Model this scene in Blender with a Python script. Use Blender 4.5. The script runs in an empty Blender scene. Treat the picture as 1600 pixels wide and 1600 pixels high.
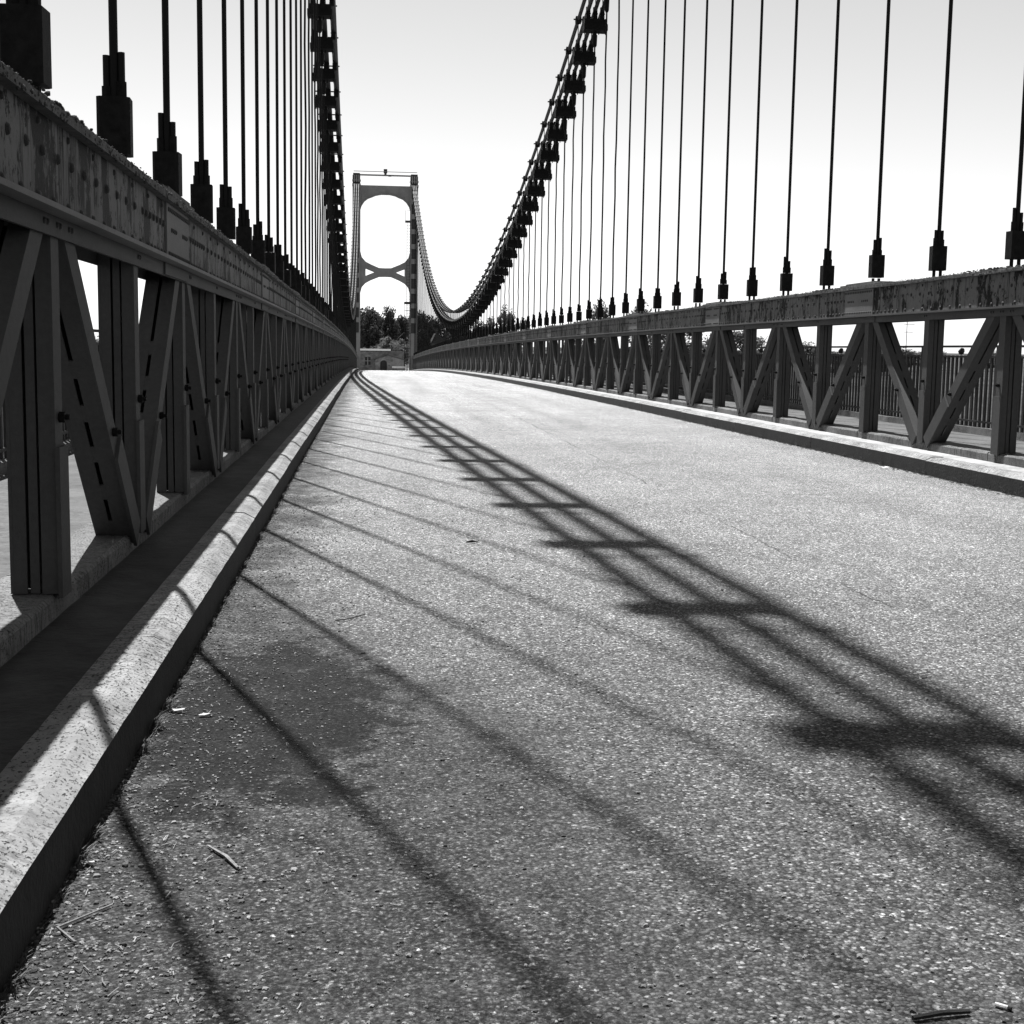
import bpy, math, random
from mathutils import Vector, Matrix
R = math.radians
random.seed(7)
scene = bpy.context.scene
col = scene.collection

# ------------------------------------------------------------------ camera
EYE = 0.9978
cd = bpy.data.cameras.new('camera')
cam = bpy.data.objects.new('camera', cd)
col.objects.link(cam)
cd.sensor_width = 36.0
cd.lens = 2146.86 / 1600 * 36
cd.clip_start = 0.05
cd.clip_end = 12000
_fw = Vector((0.1061127, 0.98702994, -0.12046571))
_rt = Vector((0.99435149, -0.10505293, 0.01513242))
_up = Vector((-0.00228088, 0.121391, 0.99260215))
cam.matrix_world = Matrix(((_rt.x, _up.x, -_fw.x, 0), (_rt.y, _up.y, -_fw.y, 0),
                           (_rt.z, _up.z, -_fw.z, EYE), (0, 0, 0, 1)))
scene.camera = cam

# ------------------------------------------------------------------ sky and sun (black-and-white film behind a red filter)
SUN_TO = Vector((-0.156, 0.461, 1.0)).normalized()
elev = math.asin(SUN_TO.z)
azim = math.atan2(SUN_TO.x, SUN_TO.y)
world = bpy.data.worlds.new('World')
scene.world = world
world.use_nodes = True
wt = world.node_tree
wt.nodes.clear()
sky = wt.nodes.new('ShaderNodeTexSky')
sky.sky_type = 'NISHITA'
sky.sun_disc = False
sky.sun_elevation = elev
sky.sun_rotation = azim
sky.altitude = 0
sky.air_density = 2.4
sky.dust_density = 0.0
sky.ozone_density = 1.0
sep = wt.nodes.new('ShaderNodeSeparateColor')
bg = wt.nodes.new('ShaderNodeBackground')
bg.inputs['Strength'].default_value = 0.05
wo = wt.nodes.new('ShaderNodeOutputWorld')
wt.links.new(sky.outputs[0], sep.inputs[0])
wt.links.new(sep.outputs[0], bg.inputs[0])
wt.links.new(bg.outputs[0], wo.inputs[0])

sl = bpy.data.lights.new('sun', 'SUN')
sl.energy = 5.0
sl.angle = R(0.5)
sl.color = (1, 1, 1)
sun = bpy.data.objects.new('sun', sl)
col.objects.link(sun)
sun.rotation_euler = (-SUN_TO).to_track_quat('-Z', 'Y').to_euler()
sun.location = (0, 0, 50)

vs = scene.view_settings
vs.view_transform = 'Standard'
vs.look = 'None'
vs.exposure = 1.34
vs.gamma = 1.0
vs.use_curve_mapping = False
scene.cycles.max_bounces = 5
scene.cycles.diffuse_bounces = 3
scene.cycles.glossy_bounces = 2
scene.cycles.transparent_max_bounces = 4

# ------------------------------------------------------------------ measured layout (metres)
XR, XL = 5.0999, -1.0161            # hanger planes
YR, YL = 10.5375, 4.3753            # first hanger of each side
SP = 1.5                            # hanger spacing
NR, NL = 93, 97
HD = 0.0724                         # half depth of the truss
ZT, ZS, ZP = 1.682, 1.309, 0.219    # chord top, chord underside, foot of posts
YT = 150.0                          # far tower
Y0 = 77.0
SUNM = 0.161


def zr(y):
    return -0.001421 * y - 0.000081 * y * y


def z_beam(y):
    return 1.95 + 0.00298 * (y - Y0) ** 2 - (0.75 * ((y - 128) / 22) ** 2 if y > 128 else 0)


def z_low(y):
    return z_beam(y) + 0.38


def z_upp(y):
    return z_beam(y) + 0.88


# ------------------------------------------------------------------ helpers
class MB:
    def __init__(self):
        self.v, self.f = [], []

    def box(self, x0, x1, y0, y1, z0, z1, fn=None):
        n = len(self.v)
        p = [(x0, y0, z0), (x1, y0, z0), (x1, y1, z0), (x0, y1, z0), (x0, y0, z1), (x1, y0, z1), (x1, y1, z1), (x0, y1, z1)]
        self.v += [fn(q) for q in p] if fn else p
        self.f += [tuple(n + i for i in q) for q in ((0, 3, 2, 1), (4, 5, 6, 7), (0, 1, 5, 4), (1, 2, 6, 5), (2, 3, 7, 6), (3, 0, 4, 7))]
        return self

    def sweep(self, prof, ys, dx=0.0, camber=True, jit=0.0):
        """closed (x, z) profile carried along y, following the deck's camber"""
        n, m = len(self.v), len(prof)
        for y in ys:
            for (x, z) in prof:
                self.v.append((x + dx + random.uniform(-jit, jit), y, z + (zr(y) if camber else 0) + random.uniform(-jit, jit)))
        for i in range(len(ys) - 1):
            for j in range(m):
                a, b = n + i * m + j, n + i * m + (j + 1) % m
                self.f.append((a, b, b + m, a + m))
        self.f.append(tuple(n + j for j in range(m))[::-1])
        self.f.append(tuple(n + (len(ys) - 1) * m + j for j in range(m)))
        return self

    def tube(self, pts, r, k=8, caps=True):
        n = len(self.v)
        rs = r if isinstance(r, (list, tuple)) else [r] * len(pts)
        pts = [Vector(p) for p in pts]
        for i, p in enumerate(pts):
            d = (pts[min(i + 1, len(pts) - 1)] - pts[max(i - 1, 0)])
            d = d.normalized() if d.length > 1e-9 else Vector((0, 0, 1))
            a = d.cross(Vector((1, 0, 0)))
            if a.length < 0.2:
                a = d.cross(Vector((0, 1, 0)))
            a.normalize()
            b = d.cross(a)
            for j in range(k):
                t = 2 * math.pi * j / k
                self.v.append(tuple(p + (a * math.cos(t) + b * math.sin(t)) * rs[i]))
        for i in range(len(pts) - 1):
            for j in range(k):
                a, b = n + i * k + j, n + i * k + (j + 1) % k
                self.f.append((a, b, b + k, a + k))
        if caps:
            self.f.append(tuple(n + j for j in range(k))[::-1])
            self.f.append(tuple(n + (len(pts) - 1) * k + j for j in range(k)))
        return self

    def prism(self, poly, a0, a1, axis='y'):
        """2-D outline (x, z for axis y; y, z for axis x) given a thickness"""
        n, m = len(self.v), len(poly)
        for a in (a0, a1):
            for (p, q) in poly:
                self.v.append((p, a, q) if axis == 'y' else (a, p, q) if axis == 'x' else (p, q, a))
        for j in range(m):
            k = (j + 1) % m
            self.f.append((n + j, n + k, n + m + k, n + m + j))
        self.f.append(tuple(n + j for j in range(m))[::-1])
        self.f.append(tuple(n + m + j for j in range(m)))
        return self

    def dome(self, c, r, h, axis, k=7):
        """rivet head, bulging along axis (a signed unit vector)"""
        n = len(self.v)
        ax = Vector(axis)
        a = ax.orthogonal().normalized()
        b = ax.cross(a)
        c = Vector(c)
        for (rr, hh) in ((1, 0), (0.72, 0.7)):
            for j in range(k):
                t = 2 * math.pi * j / k
                self.v.append(tuple(c + (a * math.cos(t) + b * math.sin(t)) * r * rr + ax * h * hh))
        self.v.append(tuple(c + ax * h))
        for j in range(k):
            q = (j + 1) % k
            self.f.append((n + j, n + q, n + k + q, n + k + j))
            self.f.append((n + k + j, n + k + q, n + 2 * k))
        return self

    def lump(self, c, sx, sy, sz, k=6):
        n = len(self.v)
        rows = 3
        for i in range(1, rows + 1):
            ph = math.pi * i / (rows + 1)
            for j in range(k):
                t = 2 * math.pi * j / k + i
                w = random.uniform(0.75, 1.2)
                self.v.append((c[0] + sx * w * math.sin(ph) * math.cos(t), c[1] + sy * w * math.sin(ph) * math.sin(t), c[2] + sz * w * math.cos(ph)))
        self.v += [(c[0], c[1], c[2] + sz), (c[0], c[1], c[2] - sz)]
        t, b = n + rows * k, n + rows * k + 1
        for j in range(k):
            q = (j + 1) % k
            self.f.append((t, n + j, n + q))
            self.f.append((b, n + (rows - 1) * k + q, n + (rows - 1) * k + j))
            for i in range(rows - 1):
                self.f.append((n + i * k + j, n + (i + 1) * k + j, n + (i + 1) * k + q, n + i * k + q))
        return self

    def mesh(self, name, mat, smooth=False):
        me = bpy.data.meshes.new(name)
        me.from_pydata(self.v, [], self.f)
        if mat:
            me.materials.append(mat)
        if smooth:
            me.polygons.foreach_set('use_smooth', [True] * len(me.polygons))
        me.update()
        return me

    def build(self, name, mat, parent=None, smooth=False):
        return put(name, self.mesh(name, mat, smooth), parent)


def put(name, me, parent=None, loc=None, rot=None, scale=None):
    o = bpy.data.objects.new(name, me)
    col.objects.link(o)
    if parent is not None:
        o.parent = parent
    if loc is not None:
        o.location = loc
    if rot is not None:
        o.rotation_euler = rot
    if scale is not None:
        o.scale = scale
    return o


def tag(o, label, cat, group=None, kind=None):
    o['label'] = label
    o['category'] = cat
    if group:
        o['group'] = group
    if kind:
        o['kind'] = kind
    return o


def structure(o, label=None):
    o['kind'] = 'structure'
    if label:
        o['label'] = label
    return o


def frange(a, b, s):
    n = max(1, int(round((b - a) / s)))
    return [a + (b - a) * i / n for i in range(n + 1)]


ONES = ['first', 'second', 'third', 'fourth', 'fifth', 'sixth', 'seventh', 'eighth', 'ninth', 'tenth', 'eleventh', 'twelfth', 'thirteenth',
        'fourteenth', 'fifteenth', 'sixteenth', 'seventeenth', 'eighteenth', 'nineteenth', 'twentieth']


def ordinal(i):
    if i <= 20:
        return ONES[i - 1]
    t = {2: 'twenty', 3: 'thirty', 4: 'forty', 5: 'fifty'}[i // 10]
    return {'twenty': 'twentieth', 'thirty': 'thirtieth', 'forty': 'fortieth', 'fifty': 'fiftieth'}[t] if i % 10 == 0 else t + '-' + ONES[i % 10 - 1]


# ------------------------------------------------------------------ materials (all grey: the photograph is black and white)
class NT:
    def __init__(self, name):
        self.m = bpy.data.materials.new(name)
        self.m.use_nodes = True
        self.t = self.m.node_tree
        self.b = self.t.nodes['Principled BSDF']
        g = self.t.nodes.new('ShaderNodeNewGeometry')
        self.pos = g.outputs['Position']
        self.geo = g

    def link(self, a, b):
        self.t.links.new(a, b)

    def scaled(self, s):
        n = self.t.nodes.new('ShaderNodeVectorMath')
        n.operation = 'MULTIPLY'
        self.link(self.pos, n.inputs[0])
        n.inputs[1].default_value = s if isinstance(s, tuple) else (s, s, s)
        return n.outputs[0]

    def noise(self, s, detail=4, rough=0.55, vec=None):
        n = self.t.nodes.new('ShaderNodeTexNoise')
        n.inputs['Scale'].default_value = 1.0
        n.inputs['Detail'].default_value = detail
        n.inputs['Roughness'].default_value = rough
        self.link(vec if vec is not None else self.scaled(s), n.inputs['Vector'])
        return n.outputs[0]

    def voronoi(self, s, feature='F1', vec=None, rnd=1.0):
        n = self.t.nodes.new('ShaderNodeTexVoronoi')
        n.feature = feature
        n.inputs['Scale'].default_value = 1.0
        n.inputs['Randomness'].default_value = rnd
        self.link(vec if vec is not None else self.scaled(s), n.inputs['Vector'])
        return n

    def ramp(self, src, stops, interp='LINEAR'):
        n = self.t.nodes.new('ShaderNodeValToRGB')
        n.color_ramp.interpolation = interp
        e = n.color_ramp.elements
        while len(e) < len(stops):
            e.new(0.5)
        for el, (p, c) in zip(e, stops):
            el.position = p
            el.color = (c, c, c, 1)
        self.link(src, n.inputs[0])
        return n.outputs[0]

    def math(self, op, a, b=None, c=None, clamp=False):
        n = self.t.nodes.new('ShaderNodeMath')
        n.operation = op
        n.use_clamp = clamp
        for i, x in enumerate((a, b, c)):
            if x is None:
                continue
            if isinstance(x, (int, float)):
                n.inputs[i].default_value = x
            else:
                self.link(x, n.inputs[i])
        return n.outputs[0]

    def mix(self, f, a, b):
        """a*(1-f)+b*f on single values"""
        n = self.t.nodes.new('ShaderNodeMix')
        n.data_type = 'FLOAT'
        for i, x in zip((0, 2, 3), (f, a, b)):
            if isinstance(x, (int, float)):
                n.inputs[i].default_value = x
            else:
                self.link(x, n.inputs[i])
        return n.outputs[0]

    def xyz(self):
        n = self.t.nodes.new('ShaderNodeSeparateXYZ')
        self.link(self.pos, n.inputs[0])
        return n.outputs

    def done(self, value, rough=0.7, bump=None, dist=0.01, strength=1.0, spec=0.5, metal=0.0):
        if isinstance(value, (int, float)):
            self.b.inputs['Base Color'].default_value = (value, value, value, 1)
        else:
            c = self.t.nodes.new('ShaderNodeCombineColor')
            for i in range(3):
                self.link(value, c.inputs[i])
            self.link(c.outputs[0], self.b.inputs['Base Color'])
        if isinstance(rough, (int, float)):
            self.b.inputs['Roughness'].default_value = rough
        else:
            self.link(rough, self.b.inputs['Roughness'])
        self.b.inputs['Specular IOR Level'].default_value = spec
        self.b.inputs['Metallic'].default_value = metal
        if bump is not None:
            n = self.t.nodes.new('ShaderNodeBump')
            n.inputs['Distance'].default_value = dist
            n.inputs['Strength'].default_value = strength
            self.link(bump, n.inputs['Height'])
            self.link(n.outputs[0], self.b.inputs['Normal'])
        return self.m


def mat_asphalt():
    q = NT('chip_seal_road')
    x, y, z = q.xyz()
    wob = q.noise(9.0, 3)
    dv = q.t.nodes.new('ShaderNodeVectorMath')
    dv.operation = 'MULTIPLY_ADD'
    nz = q.t.nodes.new('ShaderNodeTexNoise')
    nz.inputs['Scale'].default_value = 1.0
    nz.inputs['Detail'].default_value = 2
    q.link(q.scaled(220.0), nz.inputs['Vector'])
    q.link(nz.outputs['Color'], dv.inputs[0])
    dv.inputs[1].default_value = (0.9, 0.9, 0.9)
    q.link(q.scaled(150.0), dv.inputs[2])
    v = q.voronoi(150.0, vec=dv.outputs[0])
    cells = q.t.nodes.new('ShaderNodeSeparateColor')
    q.link(v.outputs['Color'], cells.inputs[0])
    v2 = q.voronoi(70.0)
    cells2 = q.t.nodes.new('ShaderNodeSeparateColor')
    q.link(v2.outputs['Color'], cells2.inputs[0])
    chip = q.ramp(cells.outputs[0], [(0, 0.022), (0.35, 0.052), (0.75, 0.088), (0.93, 0.15), (1, 0.29)])
    chip2 = q.ramp(cells2.outputs[1], [(0, 0.75), (0.6, 1.0), (0.9, 1.12), (1, 1.4)])
    base = q.math('MULTIPLY', chip, chip2)
    # binder showing between the chips
    gap = q.ramp(v.outputs['Distance'], [(0.0, 1.0), (0.42, 1.0), (0.75, 0.45)])
    base = q.math('MULTIPLY', base, gap)
    patch = q.ramp(q.noise(0.55, 5, 0.6), [(0.3, 0.82), (0.7, 1.12)])
    base = q.math('MULTIPLY', base, patch)
    fine = q.ramp(q.noise(5.0, 6, 0.65), [(0.3, 0.86), (0.7, 1.12)])
    base = q.math('MULTIPLY', base, fine)
    # near grime, then the road's brightening at grazing view painted into its colour
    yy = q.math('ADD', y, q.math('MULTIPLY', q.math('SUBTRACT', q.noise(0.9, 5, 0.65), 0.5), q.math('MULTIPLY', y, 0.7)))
    graze_gain = q.ramp(q.math('MULTIPLY', yy, 0.0125), [(0.02, 0.74), (0.045, 1.3), (0.09, 2.35), (0.3, 3.7), (0.8, 4.4)])
    base = q.math('MULTIPLY', base, graze_gain)
    # wheel tracks and old patches drawn out along the road
    tr_ = q.ramp(q.noise((1.7, 0.07, 1.0), 4, 0.6), [(0.32, 0.84), (0.5, 1.0), (0.68, 1.13)])
    base = q.math('MULTIPLY', base, tr_)
    # damp oily stain beside the left kerb
    ex = q.math('DIVIDE', q.math('ADD', x, 0.28), 0.40)
    ey = q.math('DIVIDE', q.math('SUBTRACT', y, 3.72), 0.95)
    rr = q.math('SQRT', q.math('ADD', q.math('MULTIPLY', ex, ex), q.math('MULTIPLY', ey, ey)))
    rr = q.math('ADD', rr, q.math('MULTIPLY', q.math('SUBTRACT', q.noise(6.5, 8, 0.8), 0.5), 2.6))
    stain = q.ramp(rr, [(0.80, 0.26), (0.95, 1.0)])
    # dirt and moss settled along the left kerb, wider near the joint at y = 2.5 to 4.5
    edge = q.math('ADD', x, q.math('MULTIPLY', q.math('SUBTRACT', q.noise(2.2, 6, 0.7), 0.5), 1.0))
    wide = q.t.nodes.new('ShaderNodeMapRange')
    wide.interpolation_type = 'SMOOTHSTEP'
    wide.inputs[1].default_value = 3.0
    wide.inputs[2].default_value = 5.6
    wide.inputs[3].default_value = 0.85
    wide.inputs[4].default_value = 0.05
    q.link(y, wide.inputs[0])
    rel = q.math('SUBTRACT', q.math('ADD', edge, 0.5), wide.outputs[0])
    dirt = q.ramp(rel, [(0.0, 1.0), (0.28, 0.0)])
    soil = q.ramp(q.noise(95.0, 5, 0.85), [(0.36, 0.003), (0.48, 0.016), (0.58, 0.055), (0.68, 0.22)])
    soil = q.math('MULTIPLY', soil, q.ramp(cells.outputs[2], [(0.0, 0.45), (0.7, 1.0), (0.92, 1.6), (1.0, 3.6)]))
    dirt2 = q.math('MULTIPLY', dirt, q.ramp(q.noise(6.0, 5, 0.7), [(0.38, 0.55), (0.52, 1.0)]))
    base = q.mix(q.math('MULTIPLY', dirt2, 0.92), base, soil)
    base = q.math('MULTIPLY', base, stain)
    # long construction joint right of the middle
    off = q.math('ADD', q.math('MULTIPLY', y, 0.0118), 2.0)
    off = q.math('ADD', off, q.math('MULTIPLY', q.math('SUBTRACT', q.noise((3.0, 3.0, 3.0), 5, 0.75), 0.5), 0.11))
    seam = q.math('ABSOLUTE', q.math('SUBTRACT', x, off))
    seamk = q.ramp(q.math('MULTIPLY', seam, 30.0), [(0.1, 0.40), (0.3, 1.0)])
    brk = q.ramp(q.noise((0.4, 0.8, 0.4), 3), [(0.45, 0.0), (0.55, 1.0)])
    base = q.math('MULTIPLY', base, q.mix(brk, 1.0, seamk))
    h = q.math('ADD', q.math('MULTIPLY', q.math('SUBTRACT', 1.0, v.outputs['Distance']), 1.0), q.math('MULTIPLY', cells.outputs[0], 0.8))
    h = q.math('ADD', h, q.math('MULTIPLY', q.noise(60.0, 3), 1.5))
    return q.done(base, 0.9, h, 0.0030, 0.8, 0.12)


def mat_concrete(name, v, pits=True, dark=0.45):
    q = NT(name)
    n1 = q.ramp(q.noise(2.8, 7, 0.72), [(0.34, 0.6), (0.6, 1.12)])
    n2 = q.ramp(q.noise(24.0, 5, 0.7), [(0.3, 0.8), (0.7, 1.12)])
    b = q.math('MULTIPLY', q.math('MULTIPLY', n1, n2), v)
    st = q.ramp(q.noise((28.0, 55.0, 10.0), 4, 0.7), [(0.40, 0.35), (0.52, 1.0)])
    b = q.math('MULTIPLY', b, q.mix(q.ramp(q.noise(1.6, 4, 0.6), [(0.36, 0.15 * dark), (0.56, min(1.0, dark * 1.9))]), 1.0, st))
    h = q.math('MULTIPLY', q.noise(55.0, 6, 0.75), 0.6)
    if pits:
        pit = q.ramp(q.noise((140.0, 85.0, 140.0), 3, 0.6), [(0.37, 0.05), (0.43, 1.0)])
        pk = q.ramp(q.noise(4.0, 5), [(0.38, 0.25), (0.50, 1.0)])
        pf = q.mix(pk, 1.0, pit)
        b = q.math('MULTIPLY', b, pf)
        h = q.math('ADD', h, pf)
    return q.done(b, 0.85, h, 0.006, 0.8, 0.3)


def mat_paint(name, v, wear=0.6, rough=0.55, streak=True):
    q = NT(name)
    n1 = q.ramp(q.noise(1.3, 5, 0.6), [(0.3, 0.82), (0.7, 1.1)])
    b = q.math('MULTIPLY', n1, v)
    b = q.math('MULTIPLY', b, q.ramp(q.noise(40.0, 5, 0.7), [(0.3, 0.86), (0.7, 1.08)]))
    h = q.noise(90.0, 5, 0.7)
    if streak:
        s = q.noise((16.0, 20.0, 1.1), 5, 0.7)
        m = q.ramp(s, [(0.52, 0.0), (0.60, 1.0)])
        a = q.ramp(q.noise(1.7, 4, 0.65), [(0.40, 0.1 * wear), (0.56, wear)])
        rust = q.math('MULTIPLY', m, a)
        flake = q.math('MULTIPLY', q.ramp(q.noise(11.0, 6, 0.75), [(0.57, 0.0), (0.62, 1.0)]), wear)
        rust = q.math('MAXIMUM', rust, flake)
        big = q.math('MULTIPLY', q.ramp(q.noise((4.5, 4.5, 2.0), 7, 0.75), [(0.515, 0.0), (0.55, 1.0)]), wear)
        rust = q.math('MAXIMUM', rust, big)
        b = q.mix(rust, b, q.math('MULTIPLY', q.noise(30.0, 4), 0.016))
        h = q.math('SUBTRACT', h, q.math('MULTIPLY', rust, 0.8))
    return q.done(b, rough, h, 0.0025, 0.6, 0.035)


def mat_plain(name, v, var=0.3, s=12.0, rough=0.7, bump=0.004, spec=0.3):
    q = NT(name)
    n = q.ramp(q.noise(s, 5, 0.65), [(0.3, 1 - var), (0.7, 1 + var)])
    return q.done(q.math('MULTIPLY', n, v), rough, q.noise(s * 5, 4, 0.7), bump, 0.7, spec)


def mat_flat(name, v, rough=0.6):
    q = NT(name)
    return q.done(v, rough, None, spec=0.08)


def mat_island(name, lo, hi, rough=0.85, power=1.0, trans=0.0):
    """every loose piece of the mesh takes its own grey"""
    q = NT(name)
    r = q.geo.outputs['Random Per Island']
    r = q.math('POWER', r, power)
    v = q.math('ADD', q.math('MULTIPLY', r, hi - lo), lo)
    q.done(v, rough, None, spec=0.25)
    if trans:
        q.b.inputs['Transmission Weight'].default_value = 0
    return q.m


def mat_leaf(name, lo, hi):
    q = NT(name)
    r = q.geo.outputs['Random Per Island']
    v = q.math('ADD', q.math('MULTIPLY', r, hi - lo), lo)
    c = q.t.nodes.new('ShaderNodeCombineColor')
    for i in range(3):
        q.link(v, c.inputs[i])
    d = q.t.nodes.new('ShaderNodeBsdfDiffuse')
    t = q.t.nodes.new('ShaderNodeBsdfTranslucent')
    mx = q.t.nodes.new('ShaderNodeMixShader')
    mx.inputs[0].default_value = 0.3
    q.link(c.outputs[0], d.inputs[0])
    q.link(c.outputs[0], t.inputs[0])
    q.link(d.outputs[0], mx.inputs[1])
    q.link(t.outputs[0], mx.inputs[2])
    out = [n for n in q.t.nodes if n.type == 'OUTPUT_MATERIAL'][0]
    q.link(mx.outputs[0], out.inputs[0])
    return q.m


def mat_strand():
    q = NT('wire_strand')
    s = q.noise((60.0, 14.0, 60.0), 3)
    return q.done(q.math('MULTIPLY', q.ramp(s, [(0.3, 0.6), (0.7, 1.3)]), 0.028), 0.6, s, 0.006, 0.8, 0.4)


def mat_masonry(name, v):
    q = NT(name)
    vv = q.voronoi((2.2, 2.2, 4.5))
    sc = q.t.nodes.new('ShaderNodeSeparateColor')
    q.link(vv.outputs['Color'], sc.inputs[0])
    b = q.math('MULTIPLY', q.ramp(sc.outputs[0], [(0, 0.7), (1, 1.2)]), v)
    b = q.math('MULTIPLY', b, q.ramp(q.noise(3.0, 5), [(0.3, 0.7), (0.7, 1.15)]))
    return q.done(b, 0.9, q.noise(20.0, 4), 0.02, 0.6, 0.2)


def mat_land():
    q = NT('meadow_land')
    a = q.ramp(q.noise(0.03, 6, 0.7), [(0.35, 0.018), (0.65, 0.06)])
    b = q.ramp(q.noise(0.35, 7, 0.8), [(0.35, 0.45), (0.65, 1.4)])
    return q.done(q.math('MULTIPLY', a, b), 0.95, q.noise(2.0, 5), 0.2, 0.6, 0.1)


def mat_water():
    q = NT('river_water')
    return q.done(0.03, 0.12, q.noise((1.2, 0.5, 1.0), 4, 0.6), 0.05, 0.5, 0.5)


M = dict(
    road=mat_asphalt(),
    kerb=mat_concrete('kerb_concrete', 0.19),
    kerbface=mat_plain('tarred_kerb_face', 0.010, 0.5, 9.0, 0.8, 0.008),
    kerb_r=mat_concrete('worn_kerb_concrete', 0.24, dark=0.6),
    pave=mat_plain('shade_darkened_footpath', 0.014, 0.85, 7.0, 0.8, 0.006),  # left path: the truss's shade is put into this near-black tone
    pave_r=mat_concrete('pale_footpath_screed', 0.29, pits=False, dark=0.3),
    plinth=mat_concrete('plinth_concrete', 0.13, dark=0.6),
    foot=mat_concrete('footway_concrete', 0.075, pits=False),
    slab=mat_plain('deck_slab_concrete', 0.1),
    steel=mat_paint('grey_bridge_paint', 0.062, 0.22, 0.6, streak=False),
    chord=mat_paint('rust_streaked_paint', 0.11, 1.0, 0.6),
    plate=mat_paint('repainted_plate', 0.12, 0.3, 0.6, streak=False),
    ledge=mat_paint('edge_highlight_paint', 0.17, 0.3, 0.6, streak=False),  # sun caught on the chord ledge's lip, painted in as a lighter tone
    chordrim=mat_plain('weathered_flange', 0.06, 0.6, 14.0, 0.8, 0.012),
    rivet=mat_plain('rusty_rivet', 0.012, 0.4, 30.0, 0.6),
    dark=mat_plain('tarred_iron', 0.009, 0.5, 25.0, 0.7, 0.003, 0.08),
    rod=mat_flat('dark_rod_steel', 0.009),
    strand=mat_strand(),
    moss=mat_plain('moss', 0.05, 0.6, 45.0, 0.95, 0.02),
    tower=mat_paint('tower_paint', 0.27, 0.25, 0.6, streak=False),
    towerdark=mat_plain('tower_inner_steel', 0.05),
    rail=mat_plain('black_railing_paint', 0.016, 0.4, 15.0, 0.55),
    masonry=mat_masonry('field_stone', 0.19),
    render_=mat_masonry('pale_render', 0.2),
    roof=mat_plain('roof_tiles', 0.06, 0.4, 3.0, 0.85, 0.03),
    void=mat_plain('dark_doorway_wood', 0.03),
    white=mat_plain('white_paint', 0.45, 0.1),
    bark=mat_plain('bark', 0.06, 0.4, 6.0, 0.9, 0.05),
    leaf_dark=mat_leaf('dark_leaves', 0.02, 0.10),
    leaf_mid=mat_leaf('pale_leaves', 0.08, 0.24),
    leaf_right=mat_leaf('bank_leaves', 0.05, 0.15),
    land=mat_land(),
    water=mat_water(),
    grit=mat_island('loose_chippings', 0.03, 0.24, 0.8, 1.6),
    straw=mat_island('dry_straw', 0.07, 0.26, 0.85, 1.3),
    weed=mat_island('weed_blades', 0.025, 0.10, 0.8),
    twig=mat_plain('bleached_twig', 0.16, 0.4, 60.0, 0.85, 0.002),
    twigdark=mat_plain('burnt_stick', 0.012, 0.4, 60.0, 0.85, 0.002),
    paper=mat_plain('torn_paper', 0.4, 0.08, 50.0, 0.9, 0.002),
    filter_=mat_plain('cigarette_filter', 0.16, 0.2, 80.0),
)

# ------------------------------------------------------------------ terrain, river
g = MB()
xs = [-3000, -1200, -500, -250, -120, -60, -30, -14, 0, 14, 30, 60, 120, 180, 260, 400, 700, 1300, 3000]
ys = [-400, -60, -12, -4, 2, 20, 60, 110, 134, 142, 147, 152, 160, 180, 220, 300, 450, 700, 1200, 2500, 6000]


def land(x, y):
    if y < 4:
        return -3.2 if y < -4 else -3.2 - 6.5 * min(1, (y + 4) / 8)
    if y < 134:
        return -9.7
    t = min(1, (y - 134) / 22)
    t = t * t * (3 - 2 * t)
    far = -3.0 if abs(x - 2) < 40 else -3.0 - 2.0 * min(1, (abs(x - 2) - 40) / 80)
    return -9.7 + (far + 9.7) * t


for y in ys:
    for x in xs:
        g.v.append((x, y, land(x, y)))
for i in range(len(ys) - 1):
    for j in range(len(xs) - 1):
        a = i * len(xs) + j
        g.f.append((a, a + 1, a + len(xs) + 1, a + len(xs)))
structure(g.build('ground', M['land'], smooth=True), 'meadow land on both banks of the river')
structure(MB().box(-3000, 3000, 0, 146, -9.2, -8.3).build('river', M['water']), 'grey river under the bridge')

# ------------------------------------------------------------------ deck: slab, road, pavements, kerbs, plinths
KO, KT_, KI = 0.458, 0.400, 0.300
ysd = frange(-6, 152, 2.0)
structure(MB().sweep([(-2.75, -0.55), (7.05, -0.55), (7.05, -0.012), (-2.75, -0.012)], ysd).build('deck_slab', M['slab']))
rd = MB()
ysr = frange(-6, 151.9, 1.0)
for y in ysr:
    rd.v += [(XL + KO - 0.03, y, zr(y)), (XR - KO + 0.03, y, zr(y))]
for i in range(len(ysr) - 1):
    rd.f.append((2 * i, 2 * i + 1, 2 * i + 3, 2 * i + 2))
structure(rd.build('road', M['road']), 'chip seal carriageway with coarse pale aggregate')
ap = MB()
for y in (151.9, 160, 185, 230):
    ap.v += [(-3.5, y, zr(151.9) - 0.02 - (y - 151.9) * 0.012), (7.5, y, zr(151.9) - 0.02 - (y - 151.9) * 0.012)]
for i in range(3):
    ap.f.append((2 * i, 2 * i + 1, 2 * i + 3, 2 * i + 2))
structure(ap.build('approach_road', M['road']))

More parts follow.
